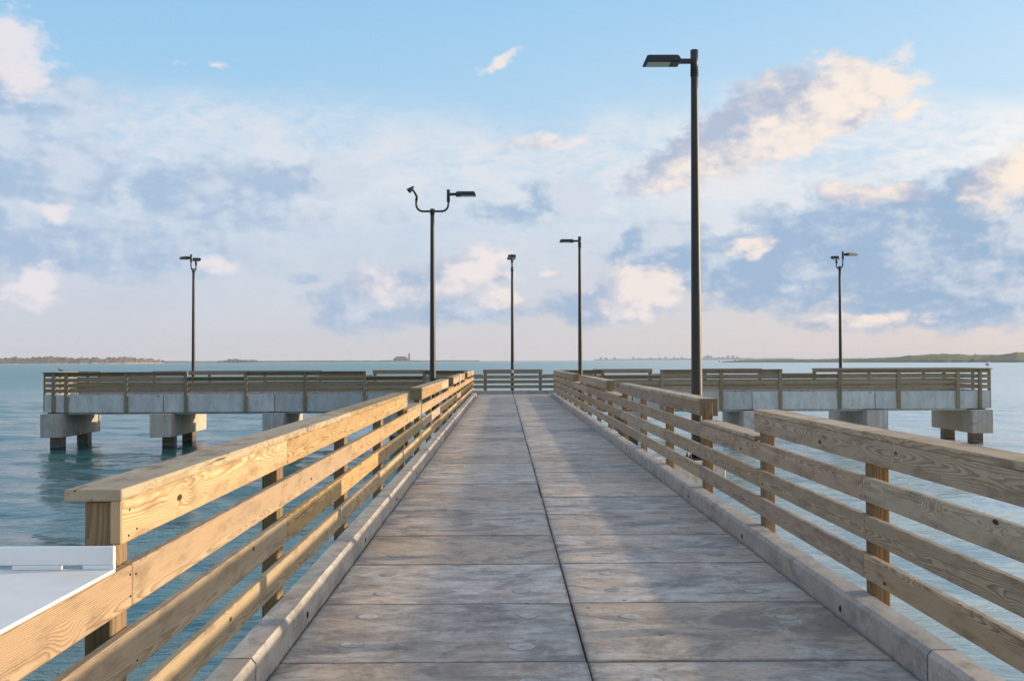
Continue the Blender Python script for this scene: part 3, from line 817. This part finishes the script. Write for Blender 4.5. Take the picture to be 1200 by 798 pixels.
def twin_lamp(label, loc, top, ang, first='head', heads=(0, 0), width=0.89, lift=(0.0, 0.0)):
    """U-shaped bracket on the pole top, an upright at either end"""
    t = empty('lamp_post', loc, ang); tag(t, label, 'lamp post', 'lamp posts on the pier')
    base_parts(t); h = top - loc[2]
    link('pole', pole_mesh(h, 0.092, 0.054), t)
    hw = width / 2; r = 0.19
    z = h - 0.055
    pts = [(-hw, 0, z + 0.36)] + [(-hw + r - r * math.cos(R(a)), 0, z + r - r * math.sin(R(a))) for a in range(0, 91, 15)]
    pts += [(hw - r + r * math.sin(R(a)), 0, z + r - r * math.cos(R(a))) for a in range(0, 91, 15)] + [(hw, 0, z + 0.36)]
    bm = bmesh.new(); add_tube(bm, pts, 0.03, 12)
    link('bracket', to_mesh(bm, 'bracket', M['bronze']), t)
    bm = bmesh.new(); add_tube(bm, [(0, 0, h - 0.14), (0, 0, h + 0.012)], 0.064, 18); link('bracket_clamp', to_mesh(bm, 'bracket_clamp', M['bronze']), t)
    for i, s in enumerate((-1, 1)):
        zt = z + 0.28 + lift[i]
        if i == 0 and first == 'floodlight':
            bm = bmesh.new(); add_tube(bm, [(-hw, 0, z + 0.30), (-hw + 0.02, 0, z + 0.40), (-hw - 0.03, 0, z + 0.50), (-hw - 0.10, 0, z + 0.60)], [0.036, 0.036, 0.03, 0.026], 12)
            tn = link('tenon', to_mesh(bm, 'tenon', M['bronze']), t)
            bm = bmesh.new()
            add_tube(bm, [(0.09, 0, 0), (0.0, 0, 0.0), (-0.08, 0, 0.0), (-0.12, 0, 0)], [0.03, 0.055, 0.072, 0.074], 14)
            fl = link('floodlight', to_mesh(bm, 'floodlight', M['bronze']), tn, (-hw - 0.13, 0, z + 0.63), (0, R(-38), 0))
            bm = bmesh.new(); add_tube(bm, [(-0.118, 0, 0), (-0.124, 0, 0)], 0.062, 14); link('lens', to_mesh(bm, 'lens', M['lens']), fl)
            continue
        bm = bmesh.new(); add_tube(bm, [(s * hw, 0, zt - 0.02), (s * hw, 0, zt + 0.32)], 0.045, 14)
        tn = link('tenon', to_mesh(bm, 'tenon', M['bronze']), t)
        a = link('arm', NECK, tn, (s * hw, 0, zt + 0.19), (0, 0, heads[i] - ang))
        put_head(a, (0.20, 0, -0.045), 0)
    return t
PBASE = -0.08
single_lamp('nearest black lamp post beside the right railing, looking tallest, single head to the left', (2.62, 16.1, PBASE), 6.33, math.pi)
twin_lamp('black lamp post left of the walkway with wide U bracket and a small floodlight', (-2.36, 28.4, PBASE), 5.66, 0, 'floodlight', (0, 0))
single_lamp('single-headed black lamp post beside the far part of the right railing, looking much smaller', (2.62, 40.55, PBASE), 6.33, math.pi)
LB = TB + 0.85
twin_lamp('black twin-headed lamp post behind the left arm of the cross pier, alone against the sky', (-14.38, LB, -0.62), 5.66, R(93), heads=(R(135), R(290)), lift=(0.06, 0.0))
twin_lamp('black lamp post straight ahead in the middle, behind the far railing, heads seen end on', (0.0, LB, -0.62), 5.66, R(88), heads=(R(-90), R(96)), lift=(0, 0.1))
twin_lamp('black twin-headed lamp post behind the right arm of the cross pier, against dark blue cloud', (14.86, LB, -0.62), 5.66, R(90), heads=(R(26), R(246)), lift=(0.10, -0.02))

# ------------------------------------------------------------------ small things on the railings
bm = bmesh.new(); add_box(bm, 0, 0, 0, 0.03, 0.055, 0.36, 0.005)
tag(link('marker_strip', to_mesh(bm, 'marker_strip', M['white_paint']), None, (-EDGE + 0.038 + 0.018, 28.5, 0.94)), 'white upright strip fixed to the inner face of the left railing far along it', 'marker')
bm = bmesh.new(); add_box(bm, 0, 0, 0, 0.11, 0.02, 0.11, 0.004)
tag(link('marker_plate', to_mesh(bm, 'marker_plate', M['white_paint']), None, (0.0, TB - 0.052, 0.985)), 'small pale plate on the middle of the far railing, in front of a lamp post', 'plate')

def bird(name, label, loc, rz, body, wing, s=1.0):
    t = empty(name, loc, rz); tag(t, label, 'bird')
    me = bpy.data.meshes.new('body')
    pts = [(-0.20, 0, 0.10, .008, .014), (-0.13, 0, 0.115, .022, .03), (-0.05, 0, 0.13, .048, .05), (0.03, 0, 0.145, .052, .054), (0.085, 0, 0.185, .03, .032), (0.105, 0, 0.225, .030, .030), (0.13, 0, 0.230, .022, .022), (0.155, 0, 0.226, .008, .008), (0.185, 0, 0.220, .004, .004)]
    me.from_pydata([p[:3] for p in pts], [(i, i + 1) for i in range(len(pts) - 1)], [])
    o = link('body', me, t); o.scale = (s, s, s)
    me.materials.append(body)
    sk = o.modifiers.new('skin', 'SKIN'); sk.use_smooth_shade = True
    for v, p in zip(me.skin_vertices[0].data, pts): v.radius = (p[4], p[3])
    me.skin_vertices[0].data[3].use_root = True
    o.modifiers.new('sub', 'SUBSURF').levels = 1
    for sg in (-1, 1):
        bm = bmesh.new()
        w0 = [(0.05, 0.045, 0.17), (0.04, 0.062, 0.13), (-0.05, 0.056, 0.105), (-0.23, 0.018, 0.11), (-0.22, 0.012, 0.125), (-0.06, 0.045, 0.165)]
        a = [bm.verts.new((x * s, sg * y * s, z * s)) for x, y, z in w0]; b = [bm.verts.new((x * s, sg * (y - 0.012) * s, z * s)) for x, y, z in w0]
        bm.faces.new(a); bm.faces.new(list(reversed(b)))
        for i in range(6): bm.faces.new((a[i], b[i], b[(i + 1) % 6], a[(i + 1) % 6]))
        bmesh.ops.recalc_face_normals(bm, faces=bm.faces[:])
        link('wing', to_mesh(bm, 'wing', wing), t)
        bm = bmesh.new(); add_tube(bm, [(0.01 * s, sg * 0.02 * s, 0.09 * s), (0.0, sg * 0.022 * s, 0.045 * s), (0.012 * s, sg * 0.022 * s, 0.004)], 0.005 * s, 6)
        add_tube(bm, [(-0.01 * s, sg * 0.022 * s, 0.004), (0.05 * s, sg * 0.022 * s, 0.004)], 0.004 * s, 6)
        link('leg', to_mesh(bm, 'leg', M['bill']), t)
bird('gull', 'grey and white gull perched on the right end corner of the cross pier railing', (TR + 0.02, TF + 0.25, RAIL_H), R(-100), M['bird_white'], M['bird_grey'], 1.15)
bird('dark_bird', 'small dark bird perched on the railing near the left end of the cross pier', (-18.55, TF + 0.02, RAIL_H), R(200), M['bird_dark'], M['bird_dark'], 0.6)

# ------------------------------------------------------------------ far shores
def land_mat(name, cols, scale, rough=0.95, sand=None, sandz=0.0):
    m, t, b = new_mat(name)
    g = t.node('ShaderNodeNewGeometry'); pos = g.outputs['Position']
    n = t.noise(t.v('MULTIPLY', pos, (1, 1, 3)), scale, 5, 0.65, 0.4)
    c = t.ramp(n, cols)
    if sand:
        z = t.sep(pos)[2]
        c = t.mix(t.step(t.m('ADD', z, t.m('MULTIPLY', t.m('SUBTRACT', t.noise(pos, scale * 2, 3), 0.5), 1.4)), sandz + 0.5, sandz - 0.2), c, sand)
    t.put(b.inputs['Base Color'], c); b.inputs['Roughness'].default_value = rough; b.inputs['Specular IOR Level'].default_value = 0.1
    return m
M['scrub'] = land_mat('scrub', [(0.3, (0.12, 0.075, 0.05, 1)), (0.5, (0.24, 0.145, 0.09, 1)), (0.62, (0.16, 0.13, 0.07, 1)), (0.75, (0.30, 0.19, 0.12, 1))], 0.05, sand=(0.5, 0.40, 0.30, 1), sandz=WATER + 1.2)
M['dune'] = land_mat('dune_grass', [(0.3, (0.15, 0.135, 0.07, 1)), (0.48, (0.27, 0.23, 0.12, 1)), (0.6, (0.20, 0.18, 0.09, 1)), (0.74, (0.36, 0.29, 0.18, 1))], 0.035, sand=(0.15, 0.15, 0.145, 1), sandz=WATER + 1.6)
M['marsh'] = land_mat('marsh', [(0.35, (0.07, 0.075, 0.05, 1)), (0.6, (0.12, 0.12, 0.07, 1))], 0.02)
M['clump'] = land_mat('shrub_leaves', [(0.35, (0.10, 0.065, 0.04, 1)), (0.6, (0.19, 0.12, 0.075, 1))], 0.3)
M['clump_green'] = land_mat('shrub_green', [(0.35, (0.08, 0.10, 0.035, 1)), (0.6, (0.19, 0.19, 0.075, 1))], 0.3)
def az_of(px): return math.atan((px - 600) / 1205) + R(0.475)
def at(px, d): a = az_of(px); return CAMX + math.tan(a) * d, d
def shore(name, prof, mat, seed, depth=140, rough=0.25, n=160, shrubs=None):
    """prof: list of (photo x, distance, height of ridge above water)"""
    rr = random.Random(seed)
    bm = bmesh.new(); rows = []
    px = [p[0] for p in prof]
    rowf = [(0, 0.0), (0.04, 0.13), (0.12, 0.30), (0.25, 0.55), (0.42, 0.85), (0.55, 1.0), (0.75, 0.7), (1.0, 0.0)]
    hs = {}
    wob = [rr.uniform(-1, 1) for _ in range(4 * n)]
    def nz(i, j):
        def vn(x, s):
            k = int(math.floor(x)); f = x - k; f = f * f * (3 - 2 * f)
            g = lambda q: math.sin(q * 127.1 + s * 311.7) * 43758.5453 % 1.0
            return g(k) * (1 - f) + g(k + 1) * f
        return (vn(i * 0.14, seed + j * 0.37) - .5) + 0.6 * (vn(i * 0.37, seed + j * 1.7 + 5) - .5) + 0.5 * (vn(i * 0.9, seed + j * 3.1 + 9) - .5)
    for i in range(n + 1):
        x = px[0] + (px[-1] - px[0]) * i / n
        d = float(np.interp(x, px, [p[1] for p in prof])); h = float(np.interp(x, px, [p[2] for p in prof]))
        row = []
        for j, (f, k) in enumerate(rowf):
            dd = d + depth * f + (nz(i, 40) * 14 if j < 2 else 0)
            X, Y = at(x, dd)
            z = WATER - (0.3 if j in (0, len(rowf) - 1) else 0) + h * k * (1 + rough * 1.7 * nz(i, j)) if k > 0 else WATER - 0.3
            row.append(bm.verts.new((X, Y, max(z, WATER - 0.3))))
        rows.append(row)
    for a, b in zip(rows, rows[1:]):
        for j in range(len(rowf) - 1): 
            f = bm.faces.new((a[j], b[j], b[j + 1], a[j + 1])); f.smooth = True
    bmesh.ops.recalc_face_normals(bm, faces=bm.faces[:])
    pts = [(r[j].co.copy(), j) for r in rows for j in range(2, 7)]
    tag(link(name, to_mesh(bm, name, mat)), kind='structure')
    if shrubs:
        cnt, size, mk, lbl = shrubs
        sb = bmesh.new()
        for _ in range(cnt):
            a, j = rr.choice(pts)
            sz = size * rr.uniform(0.4, 1.3)
            q = a + Vector((rr.uniform(-8, 8), rr.uniform(-6, 6), 0))
            rad = Matrix.Translation(q + Vector((0, 0, sz * 0.22))) @ Matrix.Diagonal((sz, sz, sz * rr.uniform(0.5, 0.8), 1)) @ Matrix.Rotation(rr.random() * 6, 4, 'Z')
            r_ = bmesh.ops.create_icosphere(sb, subdivisions=1, radius=1.0, matrix=rad)
            for v in r_['verts']: v.co += Vector((rr.uniform(-1, 1), rr.uniform(-1, 1), rr.uniform(-1, 1))) * sz * 0.28
        tag(link('shrubs', to_mesh(sb, 'shrubs', M[mk])), lbl, 'shrubs', kind='stuff')
shore('scrub_island', [(-160, 2300, 11), (0, 2200, 12.5), (60, 2150, 13), (110, 2150, 12), (150, 2200, 12.0), (172, 2300, 9.0), (186, 2400, 7), (194, 2450, 3)], M['scrub'], 3, 160, 0.22, 200,
      (500, 2.6, 'clump', 'brown scrub bushes on the low island at the left horizon'))
shore('low_island', [(256, 2600, 4), (262, 2600, 7), (280, 2600, 8), (300, 2600, 6), (304, 2600, 3)], M['marsh'], 5, 120, 0.3, 60,
      (60, 2.5, 'clump_green', 'green bushes on the tiny low island right of the left lamp post'))
shore('marsh_shore', [(180, 3200, 4.6), (250, 3200, 5.2), (420, 3200, 5.2), (520, 3250, 4.6), (562, 3300, 3.0)], M['marsh'], 8, 300, 0.2, 120)
shore('far_shore', [(696, 6000, 7), (750, 6000, 9), (860, 6000, 11), (880, 5900, 8), (930, 5600, 8)], M['marsh'], 9, 300, 0.35, 120)
shore('dunes', [(846, 1150, 1.0), (880, 1120, 3.0), (940, 1050, 3.5), (1000, 980, 4.0), (1040, 930, 5.0), (1068, 900, 6.9), (1085, 890, 7.2), (1110, 870, 7.7), (1150, 850, 6.9), (1172, 830, 6.7), (1190, 820, 8.8), (1230, 800, 9.0), (1300, 780, 7.0), (1420, 740, 6.0), (1560, 760, 4.5), (1680, 800, 1.0)],
      M['dune'], 21, 150, 0.10, 260, (140, 0.8, 'clump_green', 'low green shrubs scattered on the grassy dunes at the right horizon'))

M['far_wall'] = plain('far_wall', (0.12, 0.13, 0.14, 1), 0.8, 0, 0.2)
M['far_roof'] = plain('far_roof', (0.055, 0.06, 0.07, 1), 0.8, 0, 0.2)
M['brick'] = plain('tower_brick', (0.19, 0.09, 0.06, 1), 0.85, 0, 0.3)
M['far_glass'] = plain('far_glass', (0.05, 0.06, 0.07, 1), 0.2)
def hipped_house(label, px, d, wd, dp, hw_, hr):
    x, y = at(px, d); t = empty('house', (x, y + 60, WATER + 2.6)); tag(t, label, 'house')
    bm = bmesh.new(); add_box(bm, 0, 0, hw_ / 2, wd, dp, hw_); link('wall', to_mesh(bm, 'wall', M['far_wall']), t)
    bm = bmesh.new()
    o = 1.0
    lo = [bm.verts.new(c) for c in ((-wd / 2 - o, -dp / 2 - o, hw_ + .01), (wd / 2 + o, -dp / 2 - o, hw_ + .01), (wd / 2 + o, dp / 2 + o, hw_ + .01), (-wd / 2 - o, dp / 2 + o, hw_ + .01))]
    hi = [bm.verts.new((-wd * 0.30, 0, hw_ + hr)), bm.verts.new((wd * 0.30, 0, hw_ + hr))]
    bm.faces.new((lo[0], lo[1], hi[1], hi[0])); bm.faces.new((lo[1], lo[2], hi[1])); bm.faces.new((lo[2], lo[3], hi[0], hi[1])); bm.faces.new((lo[3], lo[0], hi[0])); bm.faces.new(list(reversed(lo)))
    link('roof', to_mesh(bm, 'roof', M['far_roof']), t)
    for i in range(7):
        bm = bmesh.new(); add_box(bm, -wd / 2 + wd * (i + 0.5) / 7, -dp / 2 - 0.05, hw_ * 0.5, wd / 14, 0.16, hw_ * 0.5); link('window', to_mesh(bm, 'window', M['far_glass']), t)
hipped_house('broad low house with a hipped roof on the far shore, beside a slender tower', 467.5, 3300, 46, 30, 6.5, 8.5)
x, y = at(477.4, 3300); t = empty('lighthouse', (x, y + 60, WATER + 2.6)); tag(t, 'slender red-brown tower rising from the far shore beside the low house', 'lighthouse')
bm = bmesh.new(); add_tube(bm, [(0, 0, 0), (0, 0, 21)], [3.4, 2.7], 16); link('tower', to_mesh(bm, 'tower', M['brick']), t)
bm = bmesh.new(); add_tube(bm, [(0, 0, 21.05), (0, 0, 21.8)], 3.6, 16); link('gallery', to_mesh(bm, 'gallery', M['far_roof']), t)
bm = bmesh.new(); add_tube(bm, [(0, 0, 21.85), (0, 0, 24.2)], 1.9, 12); link('lantern', to_mesh(bm, 'lantern', M['far_glass']), t)
bm = bmesh.new(); add_tube(bm, [(0, 0, 24.25), (0, 0, 25.8)], [2.4, 0.3], 12); link('roof', to_mesh(bm, 'roof', M['far_roof']), t)

SKY = [(706, 9, 14, 'first'), (712, 14, 11, ''), (722, 10, 13, ''), (744.5, 7, 15, ''), (752, 16, 7, ''), (765, 18, 8, ''), (776, 12, 11, ''), (783, 8, 17, ''), (793, 6, 14, ''), (802, 6, 17, ''),
       (829.5, 12, 15, ''), (833.2, 13, 25, ''), (837, 12, 18, ''), (846, 14, 11, ''), (850.5, 10, 13, ''), (857.3, 10, 23, ''), (863, 11, 23, ''), (868, 12, 15, '')]
desc = ['leftmost little block of the hazy far skyline', 'broad low block second from the left of the far skyline', 'hazy block third from the left on the far skyline', 'slim hazy tower alone at mid-left of the far skyline',
        'low flat block just right of the slim lone tower', 'long low block on the far shore, mid skyline', 'middling block just left of a slim far tower', 'slim hazy tower rising above a long low block', 'small thin tower in the gap left of the near lamp post', 'thin far tower closest to the left of the tall near lamp post',
        'block on the left shoulder of the highest skyline cluster', 'highest tower of the far skyline, just right of the near lamp post', 'block on the right shoulder of the highest skyline cluster', 'low block between the two tall skyline clusters', 'small block just left of the paired far towers', 'left one of the paired far towers', 'right one of the paired far towers', 'rightmost block of the far skyline, before the dunes']
for i, (px, wd, h, _) in enumerate(SKY):
    d = 6050; x, y = at(px, d); h = h * 0.82 + 2
    t = empty('tower_block', (x, y + 100, WATER + 4.0)); tag(t, desc[i], 'building', 'hazy buildings of the far skyline')
    bm = bmesh.new(); add_box(bm, 0, 0, h / 2, wd * 1.25, 18, h); link('wall', to_mesh(bm, 'wall', M['far_wall']), t)
    bm = bmesh.new(); add_box(bm, 0, 0, h + 0.9, wd * 0.8, 9, 1.8); link('roof', to_mesh(bm, 'roof', M['far_roof']), t)

# ------------------------------------------------------------------ haze over the far water
bm = bmesh.new()
add_box(bm, 0, 0, (31.0 + WATER - 1.0) / 2, 16600, 16600, 31.0 - WATER + 1.0)
haze = link('haze', to_mesh(bm, 'haze', [])); tag(haze, kind='stuff'); haze['label'] = 'pale sea haze that fades the far shores'
hm = bpy.data.materials.new('haze_air'); hm.use_nodes = True
ht = NT(hm.node_tree); ht.n.remove(ht.n['Principled BSDF'])
pv = ht.node('ShaderNodeVolumePrincipled'); pv.inputs['Density'].default_value = 1.2e-4; pv.inputs['Color'].default_value = (0.80, 0.86, 0.95, 1); pv.inputs['Anisotropy'].default_value = 0.0
ht.l.new(pv.outputs[0], ht.n['Material Output'].inputs['Volume'])
haze.data.materials.append(hm)
